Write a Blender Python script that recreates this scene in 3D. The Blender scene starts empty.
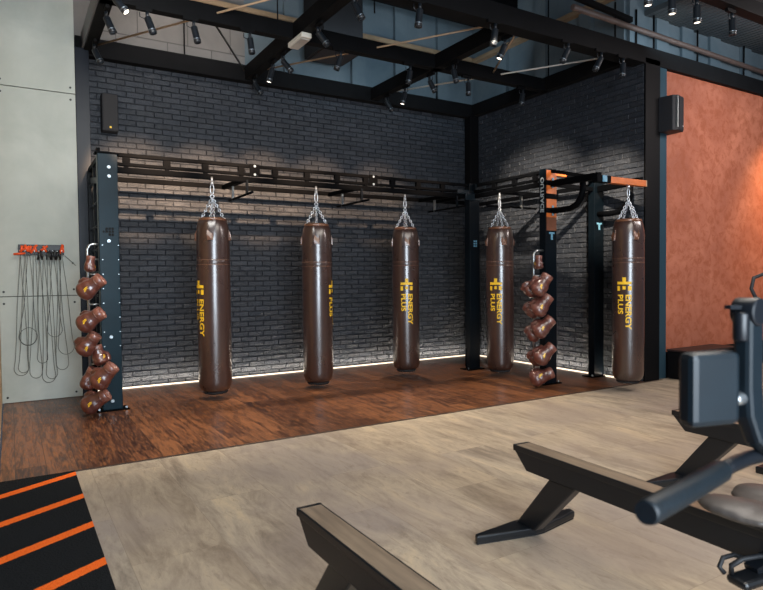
import bpy, bmesh, math, random
from mathutils import Vector, Matrix
from mathutils.bvhtree import BVHTree
random.seed(7)
PI = math.pi
S = bpy.context.scene
COL = S.collection
V = Vector

# ------------------------------------------------------------------ helpers
class MB:
    """collects shapes; build() links them as ONE mesh object"""
    def __init__(s): s.b = bmesh.new()
    def box(s, x0, x1, y0, y1, z0, z1, M=None):
        vs = [s.b.verts.new(p) for p in ((x0,y0,z0),(x1,y0,z0),(x1,y1,z0),(x0,y1,z0),(x0,y0,z1),(x1,y0,z1),(x1,y1,z1),(x0,y1,z1))]
        for f in ((0,3,2,1),(4,5,6,7),(0,1,5,4),(1,2,6,5),(2,3,7,6),(3,0,4,7)): s.b.faces.new([vs[i] for i in f])
        if M is not None:
            for v in vs: v.co = M @ v.co
        return s
    def bar(s, a, b, w, h, up=(0,0,1)):
        a, b = V(a), V(b); d = (b-a).normalized(); u = V(up)
        if abs(d.dot(u)) > .98: u = V((0,1,0))
        r = d.cross(u).normalized(); u = r.cross(d).normalized()
        vs = []
        for p in (a, b):
            for i, j in ((-1,-1),(1,-1),(1,1),(-1,1)): vs.append(s.b.verts.new(p + r*(i*w/2) + u*(j*h/2)))
        for f in ((0,3,2,1),(4,5,6,7),(0,1,5,4),(1,2,6,5),(2,3,7,6),(3,0,4,7)): s.b.faces.new([vs[i] for i in f])
        return s
    def prism(s, pts, axis, a, b):
        """polygon (2D) extruded along axis ('x','y','z') from a to b"""
        def mk(p, t):
            if axis == 'x': return (t, p[0], p[1])
            if axis == 'y': return (p[0], t, p[1])
            return (p[0], p[1], t)
        A = [s.b.verts.new(mk(p, a)) for p in pts]; B = [s.b.verts.new(mk(p, b)) for p in pts]
        n = len(pts)
        s.b.faces.new(A); s.b.faces.new(B[::-1])
        for i in range(n): s.b.faces.new((A[i], B[i], B[(i+1)%n], A[(i+1)%n]))
        return s
    def tube(s, path, r, seg=8, closed=False, cap=True):
        P = [V(p) for p in path]; n = len(P)
        R = r if isinstance(r, (list, tuple)) else [r]*n
        rings = []; prev = None
        for i, p in enumerate(P):
            if closed: t = (P[(i+1)%n]-P[i-1])
            else: t = P[min(i+1,n-1)]-P[max(i-1,0)]
            t.normalize()
            if prev is None:
                u = V((0,0,1)) if abs(t.z) < .9 else V((1,0,0))
                u = (u - t*u.dot(t)).normalized()
            else:
                u = prev - t*prev.dot(t)
                u = u.normalized() if u.length > 1e-6 else t.orthogonal().normalized()
            prev = u; w = t.cross(u)
            rings.append([s.b.verts.new(p + (u*math.cos(2*PI*k/seg) + w*math.sin(2*PI*k/seg))*R[i]) for k in range(seg)])
        m = n if closed else n-1
        for i in range(m):
            a, b = rings[i], rings[(i+1)%n]
            for k in range(seg):
                f = s.b.faces.new((a[k], a[(k+1)%seg], b[(k+1)%seg], b[k])); f.smooth = True
        if cap and not closed:
            s.b.faces.new(rings[0][::-1]); s.b.faces.new(rings[-1])
        return s
    def cyl(s, a, b, r, seg=16, r2=None): return s.tube([a, b], [r, r if r2 is None else r2], seg)
    def lathe(s, prof, seg=32, c=(0,0,0), fn=None):
        rings = []
        for r, z in prof:
            ring = []
            for k in range(seg):
                a = 2*PI*k/seg; rr = r*(fn(a, z) if fn else 1)
                ring.append(s.b.verts.new((c[0]+rr*math.cos(a), c[1]+rr*math.sin(a), c[2]+z)))
            rings.append(ring)
        for a, b in zip(rings, rings[1:]):
            for k in range(seg):
                f = s.b.faces.new((a[k], a[(k+1)%seg], b[(k+1)%seg], b[k])); f.smooth = True
        s.b.faces.new(rings[0][::-1]); s.b.faces.new(rings[-1])
        return s
    def ell(s, c, r, M=None, seg=14):
        T = Matrix.Translation(c) @ (M if M is not None else Matrix.Identity(4)) @ Matrix.Diagonal((r[0], r[1], r[2], 1))
        q = bmesh.ops.create_uvsphere(s.b, u_segments=seg, v_segments=max(6, seg*2//3), radius=1, matrix=T)
        for v in q['verts']:
            for f in v.link_faces: f.smooth = True
        return s
    def build(s, name, mat, parent=None, bevel=0, world=True, label=None):
        if parent is not None and world:
            o = V((0,0,0)); q = parent
            while q is not None: o += q.location; q = q.parent
            for v in s.b.verts: v.co -= o
        bmesh.ops.recalc_face_normals(s.b, faces=s.b.faces)
        me = bpy.data.meshes.new(name); s.b.to_mesh(me); s.b.free()
        return link(name, me, mat, parent, bevel, label)

def link(name, me, mat, parent=None, bevel=0, label=None):
    o = bpy.data.objects.new(name, me); COL.objects.link(o)
    if mat is not None and not me.materials: me.materials.append(mat)
    if parent is not None: o.parent = parent
    if bevel:
        b = o.modifiers.new('Bevel', 'BEVEL'); b.width = bevel; b.segments = 2; b.limit_method = 'ANGLE'; b.angle_limit = .7
    if label: o['label'] = label
    return o
def tag(o, label, cat, group=None):
    o['label'] = label; o['category'] = cat
    if group: o['group'] = group
    return o
def empty(name, loc, label, cat, group=None):
    o = bpy.data.objects.new(name, None); COL.objects.link(o); o.location = loc; o.empty_display_size = .1
    return tag(o, label, cat, group)
def struct(o): o['kind'] = 'structure'; return o
def kids(o): return [c for c in bpy.data.objects if c.parent == o]
def copy_tree(o, parent=None):
    c = o.copy(); COL.objects.link(c)
    if parent is not None: c.parent = parent
    for k in kids(o): copy_tree(k, c)
    return c

# ------------------------------------------------------------------ materials
def lin(c): return tuple(((x/255)/12.92 if x <= 10 else ((x/255+.055)/1.055)**2.4) for x in c) + (1,)
class NT:
    def __init__(s, name):
        s.m = bpy.data.materials.new(name); s.m.use_nodes = True
        s.t = s.m.node_tree; s.n = s.t.nodes; s.b = s.n['Principled BSDF']
    def new(s, typ, **kw):
        n = s.n.new(typ)
        for k, v in kw.items():
            if k.startswith('i_'):
                key = k[2:].replace('_', ' ')
                n.inputs[int(key) if key.isdigit() else key].default_value = v
            else: setattr(n, k, v)
        return n
    def l(s, a, b): s.t.links.new(a, b)
    def pos(s): return s.new('ShaderNodeNewGeometry').outputs['Position']
    def mapping(s, vec, scale=(1,1,1), rot=(0,0,0), loc=(0,0,0)):
        m = s.new('ShaderNodeMapping'); m.inputs['Scale'].default_value = scale; m.inputs['Rotation'].default_value = rot; m.inputs['Location'].default_value = loc
        s.l(vec, m.inputs['Vector']); return m.outputs[0]
    def noise(s, vec, scale, detail=4, rough=.55, out=0, dist=0):
        n = s.new('ShaderNodeTexNoise'); n.inputs['Scale'].default_value = scale; n.inputs['Detail'].default_value = detail; n.inputs['Roughness'].default_value = rough; n.inputs['Distortion'].default_value = dist
        if vec is not None: s.l(vec, n.inputs['Vector'])
        return n.outputs[out]
    def ramp(s, fac, stops):
        r = s.new('ShaderNodeValToRGB'); e = r.color_ramp.elements
        while len(e) < len(stops): e.new(.5)
        for el, (p, c) in zip(e, stops): el.position = p; el.color = c if len(c) == 4 else tuple(c)+(1,)
        s.l(fac, r.inputs[0]); return r.outputs[0]
    def mix(s, fac, a, b, blend='MIX'):
        m = s.new('ShaderNodeMix', data_type='RGBA', blend_type=blend)
        for sock, v in ((m.inputs[0], fac), (m.inputs[6], a), (m.inputs[7], b)):
            if hasattr(v, 'links'): s.l(v, sock)
            else: sock.default_value = v
        return m.outputs[2]
    def math(s, op, a, b=0, c=0):
        m = s.new('ShaderNodeMath', operation=op)
        for sock, v in zip(m.inputs, (a, b, c)):
            if hasattr(v, 'links'): s.l(v, sock)
            else: sock.default_value = v
        return m.outputs[0]
    def bump(s, h, strength=.3, dist=.01):
        b = s.new('ShaderNodeBump'); b.inputs['Strength'].default_value = strength; b.inputs['Distance'].default_value = dist
        s.l(h, b.inputs['Height']); s.l(b.outputs[0], s.b.inputs['Normal'])
    def base(s, v):
        if hasattr(v, 'links'): s.l(v, s.b.inputs['Base Color'])
        else: s.b.inputs['Base Color'].default_value = v
    def set(s, **kw):
        for k, v in kw.items():
            k = {'rough':'Roughness','metal':'Metallic','spec':'Specular IOR Level','emit':'Emission Color','estr':'Emission Strength','coat':'Coat Weight','coatr':'Coat Roughness'}[k]
            if hasattr(v, 'links'): s.l(v, s.b.inputs[k])
            else: s.b.inputs[k].default_value = v
        return s

def simple(name, c, rough=.5, metal=0, noise=0, nscale=40, spec=.5, bump=0, **kw):
    t = NT(name); c = lin(c)
    if noise or bump:
        tc = t.new('ShaderNodeTexCoord').outputs['Object']
        n = t.noise(tc, nscale)
    if noise:
        d = tuple(x*(1-noise) for x in c[:3])+(1,); e = tuple(min(1, x*(1+noise)) for x in c[:3])+(1,)
        t.base(t.ramp(n, [(.3, d), (.7, e)]))
    else: t.base(c)
    if bump: t.bump(n, bump, .004)
    t.set(rough=rough, metal=metal, spec=spec, **kw)
    return t.m

M = {}
M['frame'] = simple('black_beam_paint', (8,8,10), .7, noise=.3, nscale=6, spec=.15)
M['rig'] = simple('rig_powder_coat', (4,5,7), .6, noise=.25, nscale=8, spec=.04, bump=.05)
M['rig_teal'] = simple('rig_teal_coat', (9,32,42), .33, noise=.25, nscale=3, spec=.14)  # left post only: teal reflection painted into the coat
M['rig_front'] = simple('rig_gloss_coat', (6,13,19), .33, noise=.25, nscale=3, spec=.16)
M['bolt'] = simple('zinc_bolt', (165,175,180), .3, .9)
M['chrome'] = simple('chain_chrome', (214,220,228), .36, .85)
M['steel'] = simple('brushed_steel', (185,190,192), .28, .9)
M['orange_plate'] = simple('orange_plate', (188,98,42), .42, noise=.18, nscale=9)  # orange lamp light on dark steel, put into the colour
M['brown_plate'] = simple('brown_plate', (104,60,38), .45, noise=.2, nscale=9)  # lower end of the orange light, its fade painted brown
M['orange'] = simple('orange_plastic', (235,84,30), .45)
M['black_plastic'] = simple('black_plastic', (11,12,14), .45, noise=.2, nscale=30)
M['black_rubber'] = simple('black_rubber', (22,23,26), .75, noise=.3, nscale=60, bump=.1)
M['cord'] = simple('rope_cord', (96,100,96), .6)
M['gold'] = simple('gold_print', (255,200,48), .5, noise=.1, nscale=60)
M['glass_grey'] = simple('lens_dark', (60,70,80), .15)
M['spot'] = simple('spot_housing', (24,29,35), .38, noise=.15, nscale=20)
M['spot_steel'] = simple('spot_bezel', (120,130,138), .3, .8)
M['speaker'] = simple('speaker_cabinet', (20,22,28), .6, noise=.2, nscale=30)
M['grille'] = simple('speaker_grille', (30,28,30), .7, noise=.4, nscale=200)
M['silver_line'] = simple('silver_trim', (150,155,155), .4, .5)
M['white'] = simple('white_plastic', (215,210,198), .5)
M['tan'] = simple('tan_rod', (178,150,122), .45, .2)
M['pale'] = simple('pale_rod', (196,190,182), .45, .2)
M['ledge'] = simple('tan_timber_ledge', (140,118,92), .7, noise=.2, nscale=5)
M['duct'] = simple('duct_black', (15,15,19), .7, noise=.2, nscale=4)
M['duct_bottom'] = simple('duct_brown_panel', (40,28,24), .5)
M['pipe'] = simple('ceiling_pipe', (104,84,76), .5, noise=.2, nscale=6)
M['letter'] = simple('pale_lettering', (150,160,165), .5)
M['bluemark'] = simple('pale_blue_mark', (92,140,165), .4)
M['column'] = simple('column_black', (6,6,8), .6, spec=.15)
M['teal'] = simple('column_steel_strip', (58,84,98), .3, .5)  # teal reflection on the column side put into the strip colour
M['machine'] = simple('machine_coat', (15,26,33), .42, noise=.15, nscale=12, spec=.4)
M['machine_dark'] = simple('machine_black', (16,20,26), .4)
M['foam'] = simple('grip_foam', (15,24,30), .5, noise=.25, nscale=120, bump=.1, spec=.4)
M['rower'] = simple('rower_dark_coat', (13,17,22), .4, noise=.12, nscale=20)
M['rower_edge'] = simple('rower_black_edge', (18,20,23), .35)
M['seat'] = simple('rower_seat', (74,68,64), .42, noise=.1, nscale=20)
M['strap'] = simple('black_strap', (16,18,22), .6)

def led():
    t = NT('led_strip'); t.base((.9,.85,.75,1)); t.set(emit=(1,.80,.60,1), estr=1.7); return t.m
M['led'] = led()
def lens_on():
    t = NT('lens_lit'); t.base((.9,.85,.75,1)); t.set(emit=(1,.9,.74,1), estr=3.0); return t.m
M['lens_on'] = lens_on()

def brick_mat():
    t = NT('black_painted_brick')
    g = t.new('ShaderNodeNewGeometry'); p = g.outputs['Position']
    n = t.noise(p, 14, 6, .65); n2 = t.noise(p, 1.3, 3)
    c = t.ramp(g.outputs['Random Per Island'], [(0, lin((29,34,42))), (.5, lin((34,41,50))), (.85, lin((41,47,57))), (1, lin((52,57,65)))])
    c = t.mix(t.ramp(n, [(.35, (0,0,0)), (.75, (1,1,1))]), c, t.mix(.5, c, lin((74,78,84))))
    c = t.mix(t.math('MULTIPLY', n2, .45), c, lin((22,28,37)))
    t.base(c); t.set(rough=.5, spec=.5)
    t.bump(t.noise(p, 30, 8, .72), .8, .016)
    return t.m
M['brick'] = brick_mat()
M['mortar'] = simple('black_mortar', (27,31,38), .8, noise=.4, nscale=60, bump=.4)

def concrete(name, c1, c2, sc=1.1):
    t = NT(name); p = t.pos()
    n = t.noise(p, sc, 5, .6, dist=.4); f = t.noise(t.mapping(p, (1,1,.35)), 6, 6, .6)
    c = t.ramp(n, [(.3, lin(c1)), (.7, lin(c2))])
    c = t.mix(t.math('MULTIPLY', f, .35), c, lin(tuple(int(x*.86) for x in c1)))
    t.base(c); t.set(rough=.7, spec=.3); t.bump(f, .12, .01)
    return t.m
M['concrete'] = concrete('pale_concrete_panel', (172,178,170), (200,204,196))
M['concrete_up'] = concrete('blue_grey_concrete', (84,100,110), (118,130,136), .9)  # bluish light on the upper concrete put into its colour
M['concrete_warm'] = concrete('grey_concrete_block', (112,110,108), (136,132,128), 1.5)  # same concrete, left bay: paler warm light put into its colour
M['screw'] = simple('dark_screw', (58,60,58), .5, .4)

def rust():
    t = NT('rust_copper_plaster'); p = t.pos()
    n = t.noise(p, 1.0, 6, .65, dist=.8); n2 = t.noise(p, 9, 8, .7, dist=.6); n3 = t.noise(p, 55, 4, .7)
    c = t.ramp(n, [(.32, lin((144,84,64))), (.5, lin((162,98,76))), (.68, lin((180,114,90)))])
    c = t.mix(t.ramp(n2, [(.46, (0,0,0)), (.6, (.75,.75,.75))]), c, lin((140,76,50)))
    c = t.mix(t.ramp(n3, [(.62, (0,0,0)), (.74, (.6,.6,.6))]), c, lin((196,138,104)))
    t.base(c); t.set(rough=.6, spec=.3); t.bump(n2, .12, .01)
    return t.m
M['rust'] = rust()

def wood():
    t = NT('dark_oak_planks'); p = t.pos()
    v = t.mapping(p, (1,1,1), (0,0,PI/2))
    br = t.new('ShaderNodeTexBrick'); br.offset = .37; br.squash = 1
    for k, x in (('Color1',(0,0,0,1)),('Color2',(1,1,1,1)),('Mortar',(.5,.5,.5,1)),('Scale',1.0),('Mortar Size',.0022),('Mortar Smooth',.1),('Bias',0),('Brick Width',2.1),('Row Height',.19)): br.inputs[k].default_value = x
    t.l(v, br.inputs['Vector'])
    # long grain, shifted per plank
    off = t.new('ShaderNodeVectorMath', operation='ADD'); t.l(t.mapping(p, (11,1.0,1)), off.inputs[0]); 
    sc = t.new('ShaderNodeVectorMath', operation='SCALE'); t.l(br.outputs['Color'], sc.inputs[0]); sc.inputs['Scale'].default_value = 7
    t.l(sc.outputs[0], off.inputs[1])
    g = t.noise(off.outputs[0], 1.5, 9, .72, dist=1.2); g2 = t.noise(off.outputs[0], 7, 4, .6)
    c = t.ramp(br.outputs['Color'], [(0, lin((70,42,30))), (.35, lin((90,55,37))), (.7, lin((110,68,44))), (1, lin((136,88,56)))])
    c = t.mix(t.ramp(g, [(.43, (.8,.8,.8)), (.55, (0,0,0))]), c, lin((42,22,16)))
    c = t.mix(t.ramp(g2, [(.48, (0,0,0)), (.66, (.6,.6,.6))]), c, lin((166,106,64)))
    c = t.mix(t.math('MULTIPLY', br.outputs['Fac'], .8), c, lin((22,12,10)))
    t.base(c); t.set(rough=t.math('MULTIPLY_ADD', g2, .25, .22), spec=.45)
    t.bump(t.math('SUBTRACT', t.math('MULTIPLY', g2, .3), br.outputs['Fac']), .25, .003)
    return t.m
M['wood'] = wood()

def vinyl():
    t = NT('pale_worn_oak_vinyl'); p = t.pos()
    v = t.mapping(p, (1,1,1), (0,0,PI/2))
    br = t.new('ShaderNodeTexBrick'); br.offset = .43
    for k, x in (('Color1',(0,0,0,1)),('Color2',(1,1,1,1)),('Mortar',(.5,.5,.5,1)),('Scale',1.0),('Mortar Size',.0012),('Mortar Smooth',.2),('Bias',0),('Brick Width',1.5),('Row Height',.45)): br.inputs[k].default_value = x
    t.l(v, br.inputs['Vector'])
    off = t.new('ShaderNodeVectorMath', operation='ADD'); t.l(t.mapping(p, (5.0,1.15,1)), off.inputs[0])
    sc = t.new('ShaderNodeVectorMath', operation='SCALE'); t.l(br.outputs['Color'], sc.inputs[0]); sc.inputs['Scale'].default_value = 5
    t.l(sc.outputs[0], off.inputs[1])
    g = t.noise(off.outputs[0], 1.2, 12, .76, dist=.5); g2 = t.noise(off.outputs[0], 5, 10, .75, dist=.9); g3 = t.noise(p, 70, 4, .7); big = t.noise(p, .8, 3)
    c = t.ramp(g, [(.36, lin((112,100,90))), (.46, lin((154,140,124))), (.54, lin((176,161,142))), (.66, lin((202,182,152)))])
    c = t.mix(t.ramp(big, [(.45, (0,0,0)), (.60, (.65,.65,.65))]), c, lin((146,134,130)))
    c = t.mix(t.math('MULTIPLY', br.outputs['Color'], .22), c, lin((176,150,118)))
    c = t.mix(t.ramp(g2, [(.54, (0,0,0)), (.66, (.6,.6,.6))]), c, lin((118,103,90)))
    c = t.mix(t.math('MULTIPLY', g3, .3), c, lin((186,168,142)))
    c = t.mix(t.math('MULTIPLY', br.outputs['Fac'], .5), c, lin((90,76,64)))
    t.base(c); t.set(rough=t.math('MULTIPLY_ADD', g2, .2, .4), spec=.4); t.bump(g2, .12, .003)
    return t.m
M['vinyl'] = vinyl()

def turf():
    t = NT('black_turf_orange_stripes'); p = t.pos()
    sep = t.new('ShaderNodeSeparateXYZ'); t.l(p, sep.inputs[0])
    w = t.noise(p, 60, 2)
    # stripes run along (0.41, 0.27): one every 0.57 m of depth, 0.085 m wide
    q = t.math('SUBTRACT', sep.outputs['Y'], t.math('MULTIPLY', sep.outputs['X'], .58))
    q = t.math('ADD', q, t.math('MULTIPLY', t.math('SUBTRACT', w, .5), .012))
    q = t.math('FRACT', t.math('DIVIDE', t.math('SUBTRACT', q, 4.367-.505*9), .505))
    m = t.math('LESS_THAN', q, .165)
    n = t.noise(p, 260, 2); n2 = t.noise(p, 90, 3)
    blk = t.ramp(n, [(.35, lin((10,11,12))), (.75, lin((46,48,50)))])
    org = t.ramp(n, [(.3, lin((250,92,24))), (.7, lin((255,128,52)))])
    t.base(t.mix(m, blk, org)); t.set(rough=.95, spec=.1); t.bump(n2, .8, .01)
    return t.m
M['turf'] = turf()

def leather(name, dark, light, scale=1.0, rough=.34):
    t = NT(name); tc = t.new('ShaderNodeTexCoord').outputs['Object']
    n = t.noise(t.mapping(tc, (1,1,.5)), 5*scale, 5, .6); w = t.noise(tc, 9*scale, 3, .5, dist=1.2); f = t.noise(tc, 240, 3)
    c = t.ramp(n, [(.3, lin(dark)), (.7, lin(light))])
    t.base(c); t.set(rough=t.math('MULTIPLY_ADD', w, .10, rough-.10), spec=.9, coat=.6, coatr=.2)
    t.bump(t.math('ADD', w, t.math('MULTIPLY', f, .05)), .06, .012)
    return t.m
M['bag'] = leather('brown_bag_leather', (50,34,30), (68,45,38))
M['bag_top'] = leather('tan_bag_leather', (88,56,40), (124,80,54))
M['bag_seam'] = leather('bag_seam_leather', (88,60,48), (108,76,60))
M['glove'] = leather('brown_glove_leather', (74,38,33), (102,54,45), 2.5, .38)
M['glove_cuff'] = leather('pale_glove_cuff', (104,60,50), (134,84,70), 2.5, .45)

def deck():
    t = NT('corrugated_deck'); p = t.pos()
    sep = t.new('ShaderNodeSeparateXYZ'); t.l(p, sep.inputs[0])
    wv = t.math('SINE', t.math('MULTIPLY', sep.outputs['X'], 70))
    t.base(t.ramp(t.noise(p, 1.2, 3), [(.3, lin((58,64,70))), (.7, lin((84,86,86)))])); t.set(rough=.6); t.bump(wv, .8, .03)
    return t.m
M['deck'] = deck()
def ceil_mat():
    t = NT('blue_grey_ceiling'); p = t.pos()
    t.base(t.ramp(t.noise(p, .9, 4), [(.3, lin((40,54,66))), (.7, lin((70,84,94)))])); t.set(rough=.8); return t.m
M['ceiling'] = ceil_mat()

# ------------------------------------------------------------------ the setting
YB, XW = 7.98, 6.647          # brick walls of the alcove
struct(MB().box(-.6, 12, -1.5, 4.70, -.05, 0).build('floor_vinyl', M['vinyl']))
struct(MB().box(-.09, 6.9, 4.70, 8.1, -.05, 0).build('floor_wood', M['wood']))
struct(MB().box(6.9, 12, 4.70, 5.4, -.05, 0).build('floor_right', M['vinyl']))
struct(MB().box(-.09, 6.95, 4.688, 4.712, -.002, .004).build('trim_1', simple('floor_transition', (60,44,34), .5)))
tm = MB().box(-.6, .353, -1.4, 4.684, 0, .012).build('turf_strip', M['turf'])
tag(tm, 'black turf strip with diagonal orange stripes on the floor at the left', 'turf')

def brick_wall(name, a0, a1, z0, z1, put):
    """real bricks: a bevelled, slightly tilted block each; put(a, d, z) turns wall coords to world"""
    mb = MB(); L, Hh, g = .212, .0678, .0065
    rows = int((z1-z0)/Hh)+1
    for r in range(rows):
        zb = z0 + r*Hh; zt = min(zb+Hh-g, z1)
        if zt - zb < .02: continue
        a = a0 - (L/2 if r % 2 else 0) - random.random()*.02
        while a < a1:
            b = a + L - g; aa, bb = max(a, a0), min(b, a1)
            a += L
            if bb - aa < .02: continue
            d = .011 + random.uniform(-.0035, .0035); j = lambda k=.0025: random.uniform(-k, k)
            c = .005; vs = []
            back = [(aa, zb), (bb, zb), (bb, zt), (aa, zt)]
            front = [(aa+c, zb+c), (bb-c, zb+c), (bb-c, zt-c), (aa+c, zt-c)]
            mid = [((aa+bb)/2+j(.03), zb+c+j()), ((aa+bb)/2+j(.03), zt-c+j())]
            B = [mb.b.verts.new(put(x, -.004, z)) for x, z in back]
            F = [mb.b.verts.new(put(x+j(), d+j(.003), z+j())) for x, z in front]
            m0 = mb.b.verts.new(put(mid[0][0], d+j(.004), mid[0][1])); m1 = mb.b.verts.new(put(mid[1][0], d+j(.004), mid[1][1]))
            mb.b.faces.new((F[0], m0, m1, F[3])); mb.b.faces.new((m0, F[1], F[2], m1))
            mb.b.faces.new((B[0], B[1], F[1], m0, F[0])); mb.b.faces.new((B[2], B[3], F[3], m1, F[2]))
            mb.b.faces.new((B[1], B[2], F[2], F[1])); mb.b.faces.new((B[3], B[0], F[0], F[3]))
    return mb
wb = struct(MB().box(.6, 6.9, YB, YB+.12, 0, 3.95).build('wall_back', M['mortar']))
struct(brick_wall('b', .84, 6.64, .0, 3.95, lambda a, d, z: (a, YB-d, z)).build('brick_face', M['brick'], wb))
wr = struct(MB().box(XW, XW+.05, 4.745, YB, 0, 3.95).build('wall_right', M['mortar']))
struct(brick_wall('r', 4.75, YB-.014, .0, 3.95, lambda a, d, z: (XW-d, a, z)).build('brick_face', M['brick'], wr))
# LED profiles at the foot of the brick
struct(MB().box(.86, 6.58, YB-.050, YB-.022, .0, .012).build('trim_2', M['led']))
struct(MB().box(XW-.050, XW-.022, 4.9, YB-.06, .0, .012).build('trim_3', M['led']))
# upper walls above the brick
uw = struct(MB().box(-.1, 2.75, YB+.0, YB+.12, 3.95, 5.6).build('wall_back_upper', M['concrete_warm']))
sg = MB()
for z in (4.27, 4.6, 4.93): sg.box(.8, 2.75, YB-.006, YB, z, z+.012)
for i, z in enumerate((3.95, 4.27, 4.6)):
    for x in (1.15, 1.75, 2.3): sg.box(x+.25*(i % 2), x+.25*(i % 2)+.01, YB-.006, YB, z, z+.33)
struct(sg.build('seam', simple('panel_seam', (92,90,88), .8), uw))
ub = struct(MB().box(2.75, 6.9, YB, YB+.12, 3.95, 5.6).build('wall_back_upper', M['concrete_up']))
pl = MB()
for x in (3.3, 4.35, 5.1, 5.9): pl.box(x, x+.22, YB-.06, YB, 4.12, 5.5)
struct(pl.build('pilaster', M['concrete_up'], ub))
ur = struct(MB().box(XW, XW+.12, 4.95, YB, 3.95, 5.6).build('wall_right_upper', M['concrete_up']))
pl = MB()
for y in (5.5, 6.3, 7.1): pl.box(XW-.06, XW, y, y+.2, 4.12, 5.5)
struct(pl.build('pilaster', M['concrete_up'], ur))
struct(MB().box(.8, 6.60, YB-.11, YB-.001, 4.83, 4.89).build('trim_4', M['ledge']))
struct(MB().box(XW-.10, XW-.001, 4.98, YB-.12, 4.80, 4.86).build('trim_5', M['ledge']))
struct(MB().box(-.4, 12, -1.5, 8.1, 5.6, 5.7).build('ceiling', M['ceiling']))
# ceiling joists between the upper walls
jb = MB()
for y in (5.3, 6.1, 6.9, 7.5): jb.box(.2, 6.64, y, y+.09, 5.25, 5.6)
struct(jb.build('trim_6', M['frame']))
# left concrete panels and the dark post beside them
wl = struct(MB().box(-.30, .680, 7.73, 8.1, 0, 5.6).build('wall_left', M['screw']))
for z0, z1 in ((.004, 1.148), (1.156, 3.404), (3.412, 5.6)):
    struct(MB().box(-.10, .680, 7.70, 7.735, z0, z1).build('panel', M['concrete'], wl, bevel=.003))
sb = []
for x, z in ((.63,3.474),(.63,3.34),(.62,1.076),(.615,1.22),(-.06,1.204),(-.06,1.076),(.615,.06),(-.05,.062),(-.04,3.34),(-.04,3.47)):
    o = MB().cyl((x, 7.703, z), (x, 7.694, z), .012, 10)
    if not sb: ob = struct(o.build('bolt', M['screw'], wl)); sb.append((ob, x, z))
    else:
        o.b.free(); c = sb[0][0].copy(); COL.objects.link(c); c.location = (x-sb[0][1], 0, z-sb[0][2])
struct(MB().box(.685, .83, 7.73, 8.0, 0, 3.95).build('trim_7', simple('dark_blue_post', (18,25,36), .4, spec=.25), bevel=.004))
struct(MB().box(.815, .84, 7.90, 8.0, 0, 3.95).build('trim_8', simple('warm_edge', (126,98,76), .5)))  # strip painted warm for the light on the wall return
struct(MB().box(-.30, -.10, 4.75, 7.72, 0, 4.2).build('wall_side', simple('tan_panel_edge', (196,164,120), .6, noise=.15, nscale=4)))
# right: black column, rust wall, beam, upper wall with pipe
struct(MB().box(6.64, 6.925, 4.72, 4.745, 0, 3.95).build('trim_9', M['column'], bevel=.004))
struct(MB().box(6.925, 7.085, 4.735, 4.90, .0, 3.90).build('trim_10', M['teal'], bevel=.01))
struct(MB().box(6.94, 12, 4.78, 4.95, 0, 3.9).build('wall_rust', M['rust']))
struct(MB().box(7.09, 12, 4.755, 4.78, 0, .33).build('baseboard_right', M['column']))
struct(MB().box(6.6, 12, 5.0, 5.12, 3.95, 5.6).build('wall_rust_upper', M['concrete_up']))
pl = MB()
for x in (7.2, 7.75, 8.4, 9.2, 9.9): pl.box(x, x+.25, 4.96, 5.0, 3.95, 5.6)
struct(pl.build('trim_11', M['concrete_up']))
dk = struct(MB().box(7.0, 12, 3.9, 5.0, 4.62, 4.68).build('trim_12', M['deck']))

# the black ceiling frame: every beam is a piece of the shell
ZF0, ZF1 = 3.93, 4.10
beams = [(.70,6.647,7.84,7.96,ZF0-.02,4.12), (.78,6.60,6.25,6.36,ZF0,ZF1), (-.2,12,4.72,4.90,3.88,4.08),
         (.78,.90,4.9,7.84,ZF0,ZF1), (2.70,2.82,4.9,7.84,ZF0,ZF1), (4.61,4.73,4.9,7.84,ZF0,ZF1), (6.53,6.64,4.9,7.84,ZF0,ZF1+.02)]
for i, b in enumerate(beams):
    o = struct(MB().box(*b).build('trim_%d' % (13+i), M['frame'], bevel=.004))
lf = struct(MB().box(.765, .779, 4.9, 7.84, ZF0+.02, ZF1+.05).build('trim_20', simple('beam_pale_edge', (104,104,108), .5)))  # added strip: light reflecting off the beam's left face, painted pale
struct(MB().box(4.0, 12, 3.40, 3.52, 3.96, 4.10).build('trim_21', M['frame'], bevel=.004))
# corner column between the brick walls
struct(MB().box(6.46, 6.63, 7.80, 7.955, 0, 3.93).build('trim_22', M['column'], bevel=.006))
# bracing rods inside the frame bays
for i, (a, b, m) in enumerate((((.92,7.80),(2.68,4.95),'tan'), ((2.84,7.72),(4.60,4.95),'tan'), ((4.75,7.95-.15),(6.52,4.95),'pale'),
                               ((2.68,7.80),(1.85,6.40),'screw'), ((4.80,4.95),(5.60,6.30),'tan'))):
    struct(MB().cyl((a[0],a[1],4.03), (b[0],b[1],4.03), .011, 8).build('trim_%d' % (23+i), M[m]))
# hanging duct box above the second bay
db = struct(MB().box(3.58, 4.17, 7.28, 7.90, 4.36, 5.58).build('trim_28', M['duct'], bevel=.006))
struct(MB().box(3.62, 4.13, 7.32, 7.86, 4.345, 4.36).build('bottom_panel', M['duct_bottom'], db))  # brown reflection on the underside, painted as a thin added panel
# thin drop cables and conduits
for i, (x, y, z0, z1) in enumerate(((1.95,7.93,4.12,4.83),(2.95,7.3,4.5,5.6),(3.35,5.6,4.1,5.6),(5.86,7.9,4.12,4.83),(6.55,6.2,4.12,5.4))):
    struct(MB().cyl((x,y,z0), (x,y,z1), .009, 6).build('trim_%d' % (29+i), M['frame']))
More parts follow.
